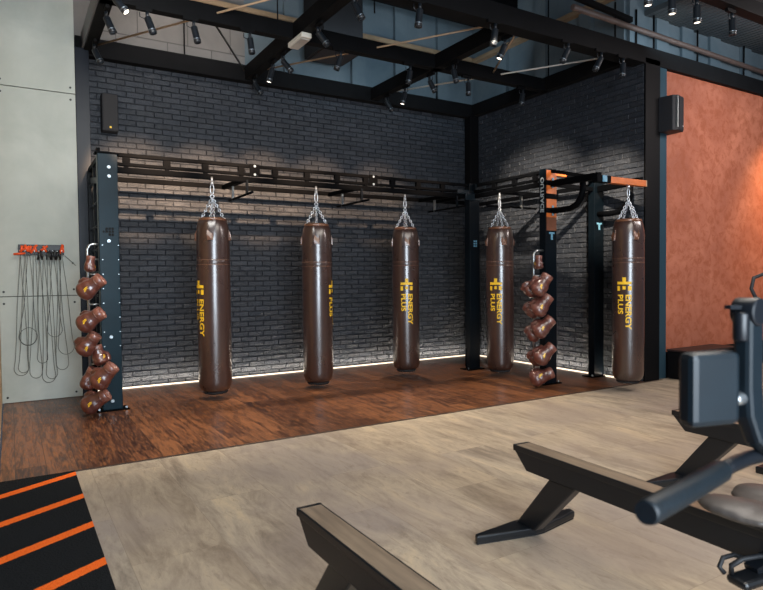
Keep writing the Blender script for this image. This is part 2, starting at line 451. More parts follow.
# pipe and its drops over the rust wall
struct(MB().tube([(5.6,4.93,4.40),(12,4.93,4.28)], .035, 12).build('trim_34', M['pipe']))
dr = MB()
for x in (6.35, 6.75, 7.1, 8.05, 9.2): dr.cyl((x,4.935,4.10), (x,4.935,4.62), .012, 6)
dr.tube([(6.72,4.9,4.13),(6.95,4.9,4.16),(7.1,4.9,4.10),(7.3,4.9,4.09),(7.45,4.9,4.03)], .012, 6)
dr.bar((5.2,4.86,4.50),(6.55,4.86,4.42), .05, .06)
struct(dr.build('trim_35', M['frame']))

# ------------------------------------------------------------------ the training rig (bolted together: one thing)
RIG = empty('training_rig', (.86, 6.72, 0), 'black steel training rig with posts and ladder beams that carries the five punch bags', 'rig')
XL, XR = .77, 5.50
def bolt_set(parent, pts, r, ax='y', mat='bolt'):
    first = None
    for p in pts:
        if first is None:
            d = V((0,-.012,0)) if ax == 'y' else V((-.012,0,0))
            first = MB().cyl(p, V(p)+d, r, 12, r*.8).build('bolt', M[mat], parent); p0 = V(p)
        else:
            c = first.copy(); COL.objects.link(c); c.location = first.location + (V(p)-p0)
def post(x0, x1, y0, y1, h, bolts=(), pins=(), plate=True, mat='rig_front'):
    o = MB().box(x0, x1, y0, y1, .012, h).build('post', M[mat], RIG, bevel=.005)
    if plate: 
        bp = MB().box(x0-.06, x1+.06, y0-.03, y1+.05, 0, .012)
        bp.build('base_plate', M['rig'], o, bevel=.002)
        bolt_set(o, [(x, y, .024) for x in (x0-.035, x1+.035) for y in (y0+.01,)], .014, 'y')
    if bolts: bolt_set(o, bolts, .019)
    if pins: bolt_set(o, pins, .0065)
    return o
zp = [1.67-.145*i for i in range(8)]
p1 = post(XL, .955, 6.67, 6.79, 2.585, [(.873,6.67,2.45),(.873,6.67,2.36),(.858,6.67,1.712),(.858,6.67,.748),(.858,6.67,.10)],
          [(.797,6.67,z) for z in zp]+[(.944,6.67,z) for z in zp], mat='rig_teal')
MB().box(XL-.02, .97, 6.66, 6.80, 2.585, 2.60).build('end_cap', M['rig'], p1)
dm = MB()
for i in range(3):
    for j in range(3): 
        if (i, j) != (0, 0): dm.box(.83+.028*i, .85+.028*i, 6.664, 6.67, 1.765+.03*j, 1.787+.03*j)
dm.box(.805, .818, 6.664, 6.67, 1.797, 1.815)
dm.build('emblem', M['column'], p1)
p2 = post(5.50, 5.675, 6.67, 6.78, 2.61)
dm = MB()
for i in range(2):
    for j in range(3): dm.box(5.565+.035*i, 5.588+.035*i, 6.664, 6.67, 1.73+.034*j, 1.753+.034*j)
dm.build('emblem', M['bluemark'], p2)
MB().tube([(5.40,6.60,.012),(5.36,6.60,.09),(5.36,6.60,.27),(5.40,6.62,.33)], .009, 8).build('hook', M['rig'], p2)
p3 = post(5.50, 5.685, 5.255, 5.36, 2.60)
p4 = post(6.42, 6.60, 5.30, 5.40, 2.57)
def emblem_t(x, y, z, parent, mat):
    MB().box(x-.045, x+.045, y-.006, y, z+.02, z+.042).box(x-.014, x+.014, y-.006, y, z-.05, z+.02).build('emblem', mat, parent)
emblem_t(5.60, 5.255, 1.80, p3, M['bluemark'])
emblem_t(6.51, 5.30, 1.95, p4, M['bluemark']); 
# added plates with orange light painted on, upper third post, broken by dark brackets
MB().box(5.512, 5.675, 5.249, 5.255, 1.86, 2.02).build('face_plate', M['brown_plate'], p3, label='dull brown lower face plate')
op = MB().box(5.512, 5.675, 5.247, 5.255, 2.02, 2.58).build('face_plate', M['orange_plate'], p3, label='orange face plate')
for z in (2.43, 2.27, 2.10): MB().box(5.49, 5.695, 5.235, 5.262, z-.03, z+.03).build('bracket', M['rig'], p3, bevel=.003)
for z in (2.43, 2.10): MB().box(5.585, 5.61, 5.228, 5.236, z-.06, z+.06).build('clamp', M['bluemark'], p3)
# side lettering on the third post
def text_mesh(txt, size, bold=.0, spacing=1.0):
    cu = bpy.data.curves.new('t', 'FONT'); cu.body = txt; cu.size = size; cu.offset = bold; cu.space_character = spacing
    cu.resolution_u = 3; cu.extrude = 0
    o = bpy.data.objects.new('t', cu); COL.objects.link(o)
    dg = bpy.context.evaluated_depsgraph_get()
    me = bpy.data.meshes.new_from_object(o.evaluated_get(dg))
    bpy.data.objects.remove(o); bpy.data.curves.remove(cu)
    b = bmesh.new(); b.from_mesh(me); bpy.data.meshes.remove(me)
    return b
tb = text_mesh('OUTRACE', .075, .0025, 1.05)
w = max(v.co.x for v in tb.verts)
for v in tb.verts: v.co = V((5.497, 5.282+v.co.y, 2.50-v.co.x*(.42/w)))
mb = MB(); mb.b.free(); mb.b = tb
mb.build('lettering', M['letter'], p3)

def ladder_beam(axis, a0, a1, c, z0, z1, spacers, trolley=True, w=.05):
    """two chords with spacers between and a trolley tube below"""
    def bx(m, p0, p1, lo, hi, ww=w):
        return m.box(p0, p1, c-ww/2, c+ww/2, lo, hi) if axis == 'x' else m.box(c-ww/2, c+ww/2, p0, p1, lo, hi)
    o = bx(MB(), a0, a1, z1-.036, z1).build('beam', M['rig'], RIG, bevel=.003)
    bx(MB(), a0, a1, z0+.075, z0+.107).build('lower_chord', M['rig'], o, bevel=.003)
    if trolley: bx(MB(), a0, a1, z0, z0+.062, w*.8).build('trolley_tube', M['rig'], o, bevel=.006)
    for s_ in spacers:
        bx(MB(), s_-.035, s_+.035, z0+.10, z1-.03, w*.8).build('spacer', M['rig'], o)
        bx(MB(), s_-.02, s_+.02, z0+.055, z0+.08, w*.7).build('hanger', M['rig'], o)
    return o
sp = [1.045+.402*i for i in range(11)]
bf = ladder_beam('x', .955, 5.50, 6.72, 2.405, 2.607, sp)
bolt_set(bf, [(x, 6.694, z) for x in (2.40, 3.96) for z in (2.59, 2.495)], .017)
for x in (2.40, 3.96): MB().box(x-.06, x+.06, 6.688, 6.694, 2.47, 2.612).build('joint_plate', M['rig'], bf)
MB().box(.80, 6.45, 7.58, 7.62, 2.445, 2.50).build('rear_beam', M['rig'], RIG, bevel=.003)
br_ = ladder_beam('y', 5.36, 6.67, 5.60, 2.405, 2.60, [5.52, 5.885, 6.268], True)
MB().box(6.48, 6.52, 5.40, 7.62, 2.445, 2.50).build('rear_beam', M['rig'], RIG, bevel=.003)
# end frame at the left with ladder rungs
MB().box(.78, .83, 7.62, 7.69, .0, 2.56).build('post', M['rig_front'], RIG, bevel=.004)
MB().box(.79, .83, 7.22, 7.27, .25, 2.56).build('post', M['rig_front'], RIG, bevel=.004)
eb = MB().bar((.81,6.79,2.56), (.81,7.66,2.56), .05, .05).build('tie_bar', M['rig'], RIG, bevel=.003)
MB().bar((.80,6.80,2.33), (.80,7.66,2.45), .02, .06).build('gusset', M['rig_front'], eb)
rung0 = None
for i in range(9):
    z = .42+.245*i
    if rung0 is None: rung0 = MB().cyl((.807,6.79,z), (.807,7.64,z), .016, 10).build('rung', M['rig_front'], RIG); z0_ = z
    else:
        c = rung0.copy(); COL.objects.link(c); c.location.z = rung0.location.z + (z-z0_)
MB().box(.765, .80, 6.69, 6.78, 2.60, 2.64).build('lug', M['rig'], RIG)
# cross ties between the two ladder beams, each with a low pull-up bar
for x in (2.31, 3.79, 5.30):
    t = MB().bar((x,6.72,2.445), (x,7.60,2.46), .05, .05).build('tie_bar', M['rig'], RIG, bevel=.003)
    pb = MB().cyl((x,6.52,2.272), (x,7.36,2.272), .0135, 10).build('pull_up_bar', M['rig'], t)
    for y in (6.70, 7.22): MB().bar((x,y,2.43), (x,y,2.262), .022, .03).build('bar_hanger', M['steel'] if y > 7 else M['rig_front'], pb)
MB().bar((5.60,6.72,2.46), (5.60,7.60,2.46), .05, .05).build('tie_bar', M['rig'], RIG, bevel=.003)
t = MB().bar((5.60,6.15,2.43), (6.50,6.15,2.44), .05, .05).build('tie_bar', M['rig'], RIG, bevel=.003)
pb = MB().cyl((5.40,6.20,2.25), (6.30,6.20,2.25), .0135, 10).build('pull_up_bar', M['rig'], t)
for x in (5.62, 6.02): MB().bar((x,6.20,2.43), (x,6.20,2.24), .022, .03).build('bar_hanger', M['steel'], pb)
MB().bar((5.90,5.318,2.555), (6.42,5.34,2.54), .05, .05).build('tie_bar', M['rig'], RIG, bevel=.003)
MB().bar((5.685,5.31,2.56), (5.90,5.318,2.555), .05, .05).build('tie_bar', M['orange_plate'], RIG, bevel=.003, label='short orange tie bar')  # lamp light on the rail end painted orange
MB().bar((5.685,5.31,2.43), (6.42,5.34,2.42), .04, .05).build('tie_bar', M['rig'], RIG, bevel=.003)
# corner brackets on the second post
MB().box(5.42, 5.72, 6.655, 6.672, 2.38, 2.47).build('bracket', M['machine'], p2, bevel=.003)
MB().box(5.30, 5.50, 6.68, 6.70, 2.46, 2.52).build('bracket', M['machine'], p2, bevel=.003)
MB().box(5.55, 5.74, 6.60, 6.66, 2.52, 2.60).build('bracket', M['rig_front'], p2, bevel=.003)
# booms with curved braces that hold the front cross bar
def boom(x, y0, yb, x2):
    o = MB().bar((x,y0,2.42), (x2,yb,2.40), .055, .075).build('boom', M['rig'], RIG, bevel=.004)
    if x < 6: MB().bar((x,y0,2.575), (x,y0-.52,2.44), .04, .04).build('strut', M['rig'], o, bevel=.003)
    pts = [(x,y0,2.10), (x,y0-.15,2.095), (x,y0-.29,2.10), (x,y0-.38,2.135), (x,y0-.44,2.20), (x,y0-.47,2.28), (x,y0-.47,2.40)]
    MB().tube(pts, .036, 10).build('brace', M['rig'], o)
    return o
boom(5.60, 5.255, 4.47, 5.50)
boom(6.50, 5.30, 4.48, 6.22)
cb = MB().box(5.64, 6.26, 4.44, 4.505, 2.328, 2.398).build('cross_bar', M['orange_plate'], RIG, bevel=.003, label='orange front cross bar')  # lamp light on the bar painted in as orange
MB().box(5.42, 5.645, 4.435, 4.51, 2.324, 2.402).build('sleeve', M['rig'], cb, bevel=.003)
MB().box(5.50, 5.57, 4.425, 4.436, 2.33, 2.40).build('clamp', M['bluemark'], cb, bevel=.003)
MB().box(6.26, 6.273, 4.44, 4.505, 2.328, 2.398).build('end_cap', M['tan'], cb)
# glove racks: a bent steel tube with pegs on each of two posts
def glove_rack(x, y, xpost, ztop, ptop):
    o = MB().tube([(xpost,y,ztop),(x+.05,y,ztop),(x+.02,y,ztop-.012),(x,y,ztop-.05),(x,y,ztop-.12),(x,y,.10)], .013, 10).build('glove_rack', M['steel'], RIG)
    for i in range(10): MB().cyl((xpost,y,ztop-.15*(i+1)), (x,y,ztop-.15*(i+1)), .008, 8).build('peg', M['steel'], o)
glove_rack(.665, 6.72, XL, 1.68, 1.6)
glove_rack(5.345, 5.30, 5.50, 1.62, 1.6)

# ------------------------------------------------------------------ punch bags
R0 = .178
def wrap(b, ang, zc, r):
    """(u right, d down) in metres -> surface of the bag"""
    for v in b.verts:
        u, d = v.co.x, v.co.y
        a = ang + u/r
        v.co = V((r*math.sin(a), -r*math.cos(a), zc-d))
def slice_u(b, step=.012):
    u0 = min(v.co.x for v in b.verts); u1 = max(v.co.x for v in b.verts); u = u0+step
    while u < u1:
        bmesh.ops.bisect_plane(b, geom=b.verts[:]+b.edges[:]+b.faces[:], plane_co=(u,0,0), plane_no=(1,0,0)); u += step
def rot_text(txt, length, h):
    b = text_mesh(txt, .1, .0028, 1.02)
    xs = [v.co.x for v in b.verts]; ys = [v.co.y for v in b.verts]
    sx, sy = length/(max(xs)-min(xs)), h/(max(ys)-min(ys)); x0, y0 = min(xs), min(ys)
    for v in b.verts: v.co = V(((v.co.y-y0)*sy, (v.co.x-x0)*sx, 0))   # up -> right, along -> down
    return b
LOGO_R = R0+.0025
def flatmb(b):
    m = MB(); m.b.free(); m.b = b; return m
def logo_objs(parent, ang):
    zc = 1.29-.06                      # local z of the emblem top (bag bottom at z 0)
    b = rot_text('ENERGY', .40, .066); 
    for v in b.verts: v.co.x += .012
    slice_u(b)
    for v in b.verts: v.co.y += .20
    wrap(b, ang, zc, LOGO_R); flatmb(b).build('lettering', M['gold'], parent, world=False, label='gold lettering reading ENERGY')
    b = rot_text('PLUS', .225, .066)
    for v in b.verts: v.co.x += -.078; v.co.y += .20
    slice_u(b); wrap(b, ang, zc, LOGO_R); flatmb(b).build('lettering', M['gold'], parent, world=False, label='gold lettering reading PLUS')
    b = bmesh.new()
    for u0, u1, d0, d1 in ((-.022,.018,0,.055),(-.084,.078,.05,.082),(-.084,-.050,.10,.155),(-.020,.014,.10,.140),(.040,.078,.098,.152)):
        b.faces.new([b.verts.new((u,d,0)) for u, d in ((u0,d0),(u1,d0),(u1,d1),(u0,d1))])
    slice_u(b); wrap(b, ang, zc, LOGO_R); flatmb(b).build('emblem', M['gold'], parent, world=False)
BL = 1.90
def make_bag(name):
    root = bpy.data.objects.new(name, None); COL.objects.link(root)
    prof = [(.02,.012),(.085,.010),(.125,.020),(.155,.045),(.172,.085),(R0,.14),(R0,.45),(R0*1.004,.8),(R0,1.40),(R0*.998,1.408),(R0*1.006,1.414),(R0*1.006,1.436),(R0*.998,1.442),(R0,1.45),(R0,1.68),(R0*.985,1.76),(R0*.93,1.83),(R0*.85,1.87),(R0*.78,BL-.010),(R0*.72,BL),(R0*.62,BL-.01),(R0*.5,BL-.03),(.02,BL-.035)]
    body = MB().lathe(prof, 48, fn=lambda a, z: 1+(.035*math.sin(8*a+1)*max(0, (z-1.74)/.16) if z > 1.74 else .004*math.sin(3*a+z*5))).build('bag_body', M['bag'], root, world=False)
    for z in (1.40, 1.45): MB().lathe([(R0*1.001,z-.005),(R0*1.014,z-.003),(R0*1.014,z+.003),(R0*1.001,z+.005)], 48).build('seam', M['bag_seam'], body, world=False)
    MB().lathe([(.03,-.004),(.12,-.004),(.135,.012),(.12,.022)], 32).build('bottom_cap', M['black_rubber'], root, world=False)
    MB().lathe([(R0*.60,BL-.035),(R0*.86,BL-.022),(R0*.80,BL+.004),(R0*.66,BL+.01),(R0*.58,BL-.01)], 32).build('top_rim', M['bag_top'], root, world=False)
    apex = BL+.23
    link_me = None
    for k in range(4):
        a = PI/4+k*PI/2+.35
        d = V((math.cos(a), math.sin(a), 0)); tq = V((-d.y, d.x, 0))
        # leather hanging tab with a ring
        tb_ = MB(); base = R0*1.012
        pts = [(-.030,1.66),(.030,1.66),(.036,1.72),(.022,1.86),(-.022,1.86),(-.036,1.72)]
        def on(p, off): 
            rr = (base if p[1] < 1.73 else base*(1-.26*((p[1]-1.73)/.13)**1.8)) + off
            return d*rr + tq*p[0] + V((0,0,p[1]))
        A = [tb_.b.verts.new(on(p, .010)) for p in pts]; B = [tb_.b.verts.new(on(p, -.012)) for p in pts]
        tb_.b.faces.new(A); tb_.b.faces.new(B[::-1])
        for i in range(6): tb_.b.faces.new((A[i], B[i], B[(i+1)%6], A[(i+1)%6]))
        tab = tb_.build('hanging_tab', M['bag_top'], root, bevel=.003, world=False)
        c = d*(R0*.74)+V((0,0,1.862))
        MB().tube([c+tq*(.026*math.cos(t))+V((0,0,.026*math.sin(t))) for t in [2*PI*i/10 for i in range(10)]], .0045, 6, closed=True).build('ring', M['chrome'], tab, world=False)
        p0, p1_ = c+V((0,0,.02)), V((0,0,apex)); n = 10
        ch = MB(); e = (p1_-p0)/n; L = e.length*.80; dn = e.normalized(); s1 = dn.cross(V((0,0,1))).normalized(); s2 = dn.cross(s1)
        for i in range(n):
            q = p0+e*(i+.5); sd = s1 if i % 2 else s2
            ch.tube([q+dn*(L*math.cos(t))*.72+sd*(  .0135*math.sin(t)) for t in [2*PI*j/8 for j in range(8)]], .0055, 5, closed=True)
        ch.build('chain', M['chrome'], root, world=False)
    MB().tube([V((.02*math.cos(t),0,apex+.012+.02*math.sin(t))) for t in [2*PI*i/12 for i in range(12)]], .006, 6, closed=True).build('ring', M['chrome'], root, world=False)
    MB().tube([V((.020*math.cos(t),0,apex+.09+.055*math.sin(t))) for t in [2*PI*i/14 for i in range(14)]], .006, 6, closed=True).build('carabiner', M['chrome'], root, world=False)
    MB().cyl((0,0,apex+.140), (0,0,apex+.175), .020, 12, .016).cyl((0,0,apex+.165), (0,0,apex+.225), .011, 10).build('swivel', M['chrome'], root, world=False)
    return root
proto = make_bag('punch_bag')
bags = [((1.905,6.67), .075, 1, 'brown leather punch bag nearest the left end post of the rig', -61),
        ((3.145,6.66), .055, 1, 'brown leather punch bag second from left, only its PLUS print showing at the edge', 76),
        ((4.47,6.745), .080, .99, 'brown leather punch bag with its full gold print facing forward, left of the corner post', 5),
        ((5.545,6.11), .058, 1, 'brown leather punch bag hanging just right of the corner post, beside the right glove rack', -17),
        ((5.985,4.473), .105, .965, 'brown leather punch bag hanging from the orange cross bar in front of the black column', -13)]
roots = [proto]+[copy_tree(proto) for _ in bags[1:]]
for r, ((x, y), zb, sc_, lab, deg) in zip(roots, bags):
    r.location = (x, y, zb); tag(r, lab, 'punch bag', 'punch bags hanging from the rig')
    view = math.atan2(x, y)            # the print's angle is counted from the viewing side
    logo_objs(r, math.radians(deg) - view)
    r.scale = (sc_,)*3

# ------------------------------------------------------------------ boxing gloves
def make_glove():
    b = MB()
    # cuff opening at the origin, fist towards -z; padded knuckles on +y, thumb on +x
    b.ell((0,.006,-.205), (.080,.064,.070)); b.ell((0,-.020,-.175), (.070,.056,.070)); b.ell((0,.014,-.160), (.073,.055,.080))
    b.ell((-.004,-.036,-.218), (.068,.046,.048))
    b.tube([(0,0,-.19),(0,0,-.12),(0,0,-.06)], [.066,.060,.055], 18)
    b.tube([(.046,-.010,-.115),(.074,-.024,-.150),(.078,-.038,-.190),(.066,-.052,-.220)], [.027,.031,.030,.022], 12)
    b.ell((.063,-.054,-.222), (.025,.024,.024))
    for v in b.b.verts: v.co = V((v.co.x*1.20, v.co.y*1.16, v.co.z*1.0+.012))
    o = b.build('tmp', None)
    m = o.modifiers.new('r', 'REMESH'); m.mode = 'VOXEL'; m.voxel_size = .0065; m.use_smooth_shade = True
    s_ = o.modifiers.new('s', 'SMOOTH'); s_.iterations = 4; s_.factor = .5
    dg = bpy.context.evaluated_depsgraph_get()
    me = bpy.data.meshes.new_from_object(o.evaluated_get(dg)); me.name = 'glove_mitt'
    for p in me.polygons: p.use_smooth = True
    bpy.data.objects.remove(o)
    root = bpy.data.objects.new('boxing_glove', None); COL.objects.link(root); root.empty_display_size = .05
    mitt = link('mitt', me, M['glove'], root)
    MB().lathe([(.050,-.08),(.0655,-.068),(.066,-.03),(.0675,.0),(.0625,.004),(.055,-.01),(.02,-.03)], 24).build('cuff', M['glove_cuff'], root, world=False)
    MB().lathe([(.0645,-.064),(.0675,-.060),(.0675,-.052),(.0655,-.048)], 24).build('cuff_piping', M['glove'], root, world=False)
    # gold print pressed onto the back of the hand
    bv = BVHTree.FromPolygons([v.co for v in me.vertices], [p.vertices for p in me.polygons])
    for sgn in (1, -1):
        e = MB()
        for x0, x1, z0, z1 in ((-.009,-.003,-.135,-.175),(.003,.009,-.128,-.170),(-.013,.002,-.155,-.161),(-.002,.014,-.142,-.148),(-.018,-.012,-.160,-.180)):
            n = 4; rows = []
            for i in range(n+1):
                z = z0+(z1-z0)*i/n; row = []
                for x in (x0, x1):
                    h = bv.ray_cast(V((x, .3*sgn, z)), V((0,-sgn,0)))
                    row.append(e.b.verts.new(h[0]+h[1]*.0015) if h[0] is not None else None)
                rows.append(row)
            for p, q in zip(rows, rows[1:]):
                if None not in p+q: e.b.faces.new((p[0], p[1], q[1], q[0]))
        e.build('emblem', M['gold'], root, world=False)
    return root
G0 = make_glove()
def place_glove(first, x, y, z, ang, spin, scale, lab, grp):
    """(x,y,z): where the cuff hangs; ang: lean of the fist to the left in degrees; spin about its own axis"""
    g = G0 if first else copy_tree(G0)
    g.location = (x, y, z); g.scale = (scale,)*3
    g.rotation_euler = (Matrix.Rotation(math.radians(-25), 3, 'Z') @ Matrix.Rotation(math.radians(ang), 3, 'Y') @ Matrix.Rotation(math.radians(spin), 3, 'Z')).to_euler()
    tag(g, lab, 'boxing glove', grp)
GL = 'boxing gloves on the left rack'; GR = 'boxing gloves on the right rack'
glv = [(0.687,6.633,1.559, 8, 100, .62,'small brown boxing glove seen end-on at the top of the left rack',GL),
       (0.761,6.481,1.335, 52, 180, 1.02,'brown boxing glove with pale cuff, directly under the small one on the left rack',GL),
       (0.756,6.481,1.011, 55, 170, 1.02,'brown boxing glove third from the top of the left rack, beside the rope loops',GL),
       (0.706,6.541,0.792, 38, 200, .94,'brown boxing glove in the middle of the left rack, its palm turned sideways',GL),
       (0.715,6.630,0.675, -14, 60, .78,'narrow brown boxing glove wedged against the left end post',GL),
       (0.823,6.292,0.502, 42, 180, 1.02,'brown boxing glove overlapping the face of the left end post',GL),
       (0.690,6.620,0.450, 25, 90, .85,'brown boxing glove half hidden behind the one over the left end post',GL),
       (0.781,6.442,0.215, 58, 175, 1.02,'lowest brown boxing glove of the left rack, just above the wood floor',GL),
       (5.350,5.220,1.555, 4, 100, .62,'small brown boxing glove seen end-on at the top of the right rack',GR),
       (5.305,5.036,1.320, 35, 165, 1.05,'right glove of the upper pair on the right rack',GR),
       (5.311,5.190,1.290, 32, 195, .95,'left glove of the upper pair on the right rack, its thumb facing out',GR),
       (5.319,5.036,1.081, 38, 165, 1.05,'right glove of the second pair down the right rack',GR),
       (5.346,5.190,1.039, 36, 195, .95,'left glove of the second pair down the right rack',GR),
       (5.363,5.036,0.813, 48, 165, 1.05,'right glove of the third pair down the right rack, its cuff over the post',GR),
       (5.386,5.190,0.744, 44, 195, .95,'left glove of the third pair down the right rack',GR),
       (5.378,5.036,0.500, 46, 165, 1.05,'right glove of the fourth pair down the right rack, its cuff over the post',GR),
       (5.411,5.190,0.463, 38, 195, .95,'left glove of the fourth pair down the right rack',GR),
       (5.417,5.083,0.182, 70, 150, 1.05,'lowest brown boxing glove of the right rack, at the foot of the post',GR)]
for i, g in enumerate(glv): place_glove(i == 0, *g)

# ------------------------------------------------------------------ skipping ropes on the concrete panel
rk = empty('rope_rack', (.30, 7.70, 1.66), 'black wall rack holding skipping ropes on the pale concrete panel', 'rack')
MB().box(.085, .525, 7.672, 7.700, 1.60, 1.715).build('back_plate', M['black_plastic'], rk, bevel=.004)
for i in range(10): MB().cyl((.105+.044*i, 7.674, 1.635), (.105+.044*i, 7.615, 1.645), .006, 8).build('peg', M['steel'], rk)
ropes = [(.105,'orange',.30,.135,-.30,'leftmost skipping rope on the wall rack, its orange handle lying sideways'),
         (.150,'orange',.33,.10,.9,'skipping rope whose orange handle leans right, second from the left end of the wall rack'),
         (.185,'orange',.62,.17,-.6,'skipping rope with crossed orange handles, third from the left on the wall rack'),
         (.235,'orange',.26,.12,.5,'skipping rope with an orange handle, left of the middle of the wall rack'),
         (.285,'black',.42,.10,.1,'skipping rope with black handles just left of the middle of the wall rack'),
         (.325,'orange',.20,.13,.75,'skipping rope with a leaning orange handle at the middle of the wall rack'),
         (.370,'black',.24,.11,-.2,'skipping rope with black handles just right of the middle of the wall rack'),
         (.415,'black',.70,.15,.2,'skipping rope with black handles hanging in the highest loop, right side of the wall rack'),
         (.460,'black',.33,.12,-.1,'skipping rope with black handles, second from the right end of the wall rack'),
         (.500,'orange',.50,.16,.25,'rightmost skipping rope on the wall rack, with an upright orange handle')]
rng = random.Random(3)
for x, colr, zb, wd, lean, lab in ropes:
    r = empty('skipping_rope', (x, 7.66, 1.62), lab, 'skipping rope', 'skipping ropes on the wall rack')
    yy = 7.642 - rng.random()*.025; ph = rng.random()*6
    xb = x + rng.uniform(-.05, .03); hw = wd*.5; ce = zb + hw*1.15; out = []
    def strand(sg, k):                       # from the hook down to the side of the loop
        return [(x+sg*.006+(xb+sg*hw-x-sg*.006)*(i/k)**1.25+.006*math.sin(6*i/k+ph+sg), yy+.010*math.sin(4*i/k+ph), 1.62+(ce-1.62)*i/k) for i in range(k)]
    out += strand(-1, 14)
    turns = 2 if wd > .165 else 1            # some ropes are coiled once more round
    m_ = 18*turns
    for i in range(m_+1):
        a = PI + PI*i/18 if turns == 1 else PI + 3*PI*i/m_
        out.append((xb+hw*math.cos(a)*(1-.06*(i > 18)), yy-.010*(i/m_), ce+hw*1.15*math.sin(a)*(1-.05*(i > 18))))
    out += strand(1, 14)[::-1]
    MB().tube(out, .003, 6).build('cord', M['cord'], r)
    m = M['orange'] if colr == 'orange' else M['black_plastic']
    for k, dx in enumerate((-.006, .010)):
        if colr == 'orange':
            ln = lean if k == 0 else -lean*.5
            a = V((x+dx, 7.628-.012*k, 1.665)); d = V((math.sin(ln*1.2), 0, math.cos(ln*1.2)))*(.055 if k == 0 else .035)
            if lean == -.30 and k == 0: a = V((x-.01, 7.625, 1.612)); d = V((-.055, 0, -.006))
            MB().cyl(a-d, a+d, .0105, 10, .0125).build('handle', m, r, label=colr+' handle')
        else:
            a = V((x+dx*1.4, 7.632-.012*k, 1.60)); d = V((.008*(1-2*k), 0, .052))
            MB().cyl(a-d, a+d, .0105, 10, .0125).build('handle', m, r, label=colr+' handle')
# the thin wire with a clip to the right of the rack
wr_ = MB().tube([(.53,7.685,1.60),(.60,7.69,1.53),(.642,7.692,1.485)], .003, 6).ell((.61,7.688,1.515), (.010,.006,.010), seg=8).build('wall_wire', M['cord'])
tag(wr_, 'thin wire with a clip slanting right from the rope rack', 'wire')

# ------------------------------------------------------------------ speakers
s1 = empty('wall_speaker', (1.05, 7.96, 3.28), 'dark wall speaker on the back brick wall at upper left', 'speaker')
MB().box(.965, 1.140, 7.80, 7.955, 3.065, 3.50).build('cabinet', M['speaker'], s1, bevel=.008)
MB().box(.975, 1.130, 7.792, 7.801, 3.075, 3.49).build('grille', M['grille'], s1, bevel=.003)
MB().box(1.04, 1.062, 7.787, 7.793, 3.095, 3.117).build('badge', M['gold'], s1)
s2 = empty('wall_speaker', (7.05, 4.77, 3.28), 'dark wall speaker with a silver edge line on the rust-coloured wall', 'speaker')
MB().prism([(6.885,4.77),(6.93,4.56),(6.985,4.52),(7.15,4.56),(7.165,4.77)], 'z', 3.075, 3.50).build('cabinet', M['speaker'], s2, bevel=.006)
MB().bar((6.975,4.522,3.11), (6.975,4.522,3.48), .018, .012).build('trim_line', M['silver_line'], s2)
MB().prism([(6.995,4.515),(7.145,4.552),(7.143,4.560),(6.993,4.524)], 'z', 3.09, 3.485).build('grille', M['speaker'], s2)
MB().box(7.095, 7.112, 4.532, 4.545, 3.125, 3.142).build('badge', M['silver_line'], s2)

# ------------------------------------------------------------------ track spotlights
def make_spot(lit):
    root = bpy.data.objects.new('track_spotlight', None); COL.objects.link(root); root.empty_display_size = .05
    ad = MB().box(-.075, .075, -.017, .017, .035, .068).build('track_adapter', M['frame'], root, bevel=.003, world=False)
    MB().cyl((.03,0,-.02), (.03,0,.036), .016, 12).build('stem', M['spot'], ad, world=False)
    hd = MB().lathe([(.020,.0),(.031,.006),(.033,.02),(.033,.13),(.035,.135),(.035,.168),(.029,.170),(.027,.150)], 20).build('lamp_head', M['spot'], root, world=False)
    MB().lathe([(.0345,.128),(.0372,.130),(.0372,.138),(.0345,.140)], 20).build('bezel', M['spot_steel'], hd, world=False)
    MB().lathe([(.004,.158),(.0285,.158),(.0285,.164),(.004,.166)], 20).build('lens', M['lens_on'] if lit else M['glass_grey'], hd, world=False)
    MB().tube([(-.037,0,.02),(-.037,0,-.022),(0,0,-.034),(.037,0,-.022),(.037,0,.02)], .005, 6).build('yoke', M['spot'], root, world=False)
    return root, hd
PR = {k: make_spot(k) for k in (False, True)}
used = {False: False, True: False}
def spot(x, y, z, d, rz, lit, lab):
    if not used[lit]: r = PR[lit][0]; used[lit] = True
    else: r = copy_tree(PR[lit][0])
    r.location = (x, y, z); r.rotation_euler.z = rz
    h = [k for k in kids(r) if k.name.startswith('lamp_head')][0]
    d = (Matrix.Rotation(-rz, 3, 'Z') @ V(d)).normalized()
    h.rotation_euler = d.to_track_quat('Z', 'Y').to_euler()
    h.location = (.03, 0, -.015)
    tag(r, lab, 'spotlight', 'track spotlights on the black ceiling frame')
X, Y_ = 0, PI/2
A, B = 'on the left side beam', 'on the second cross beam'
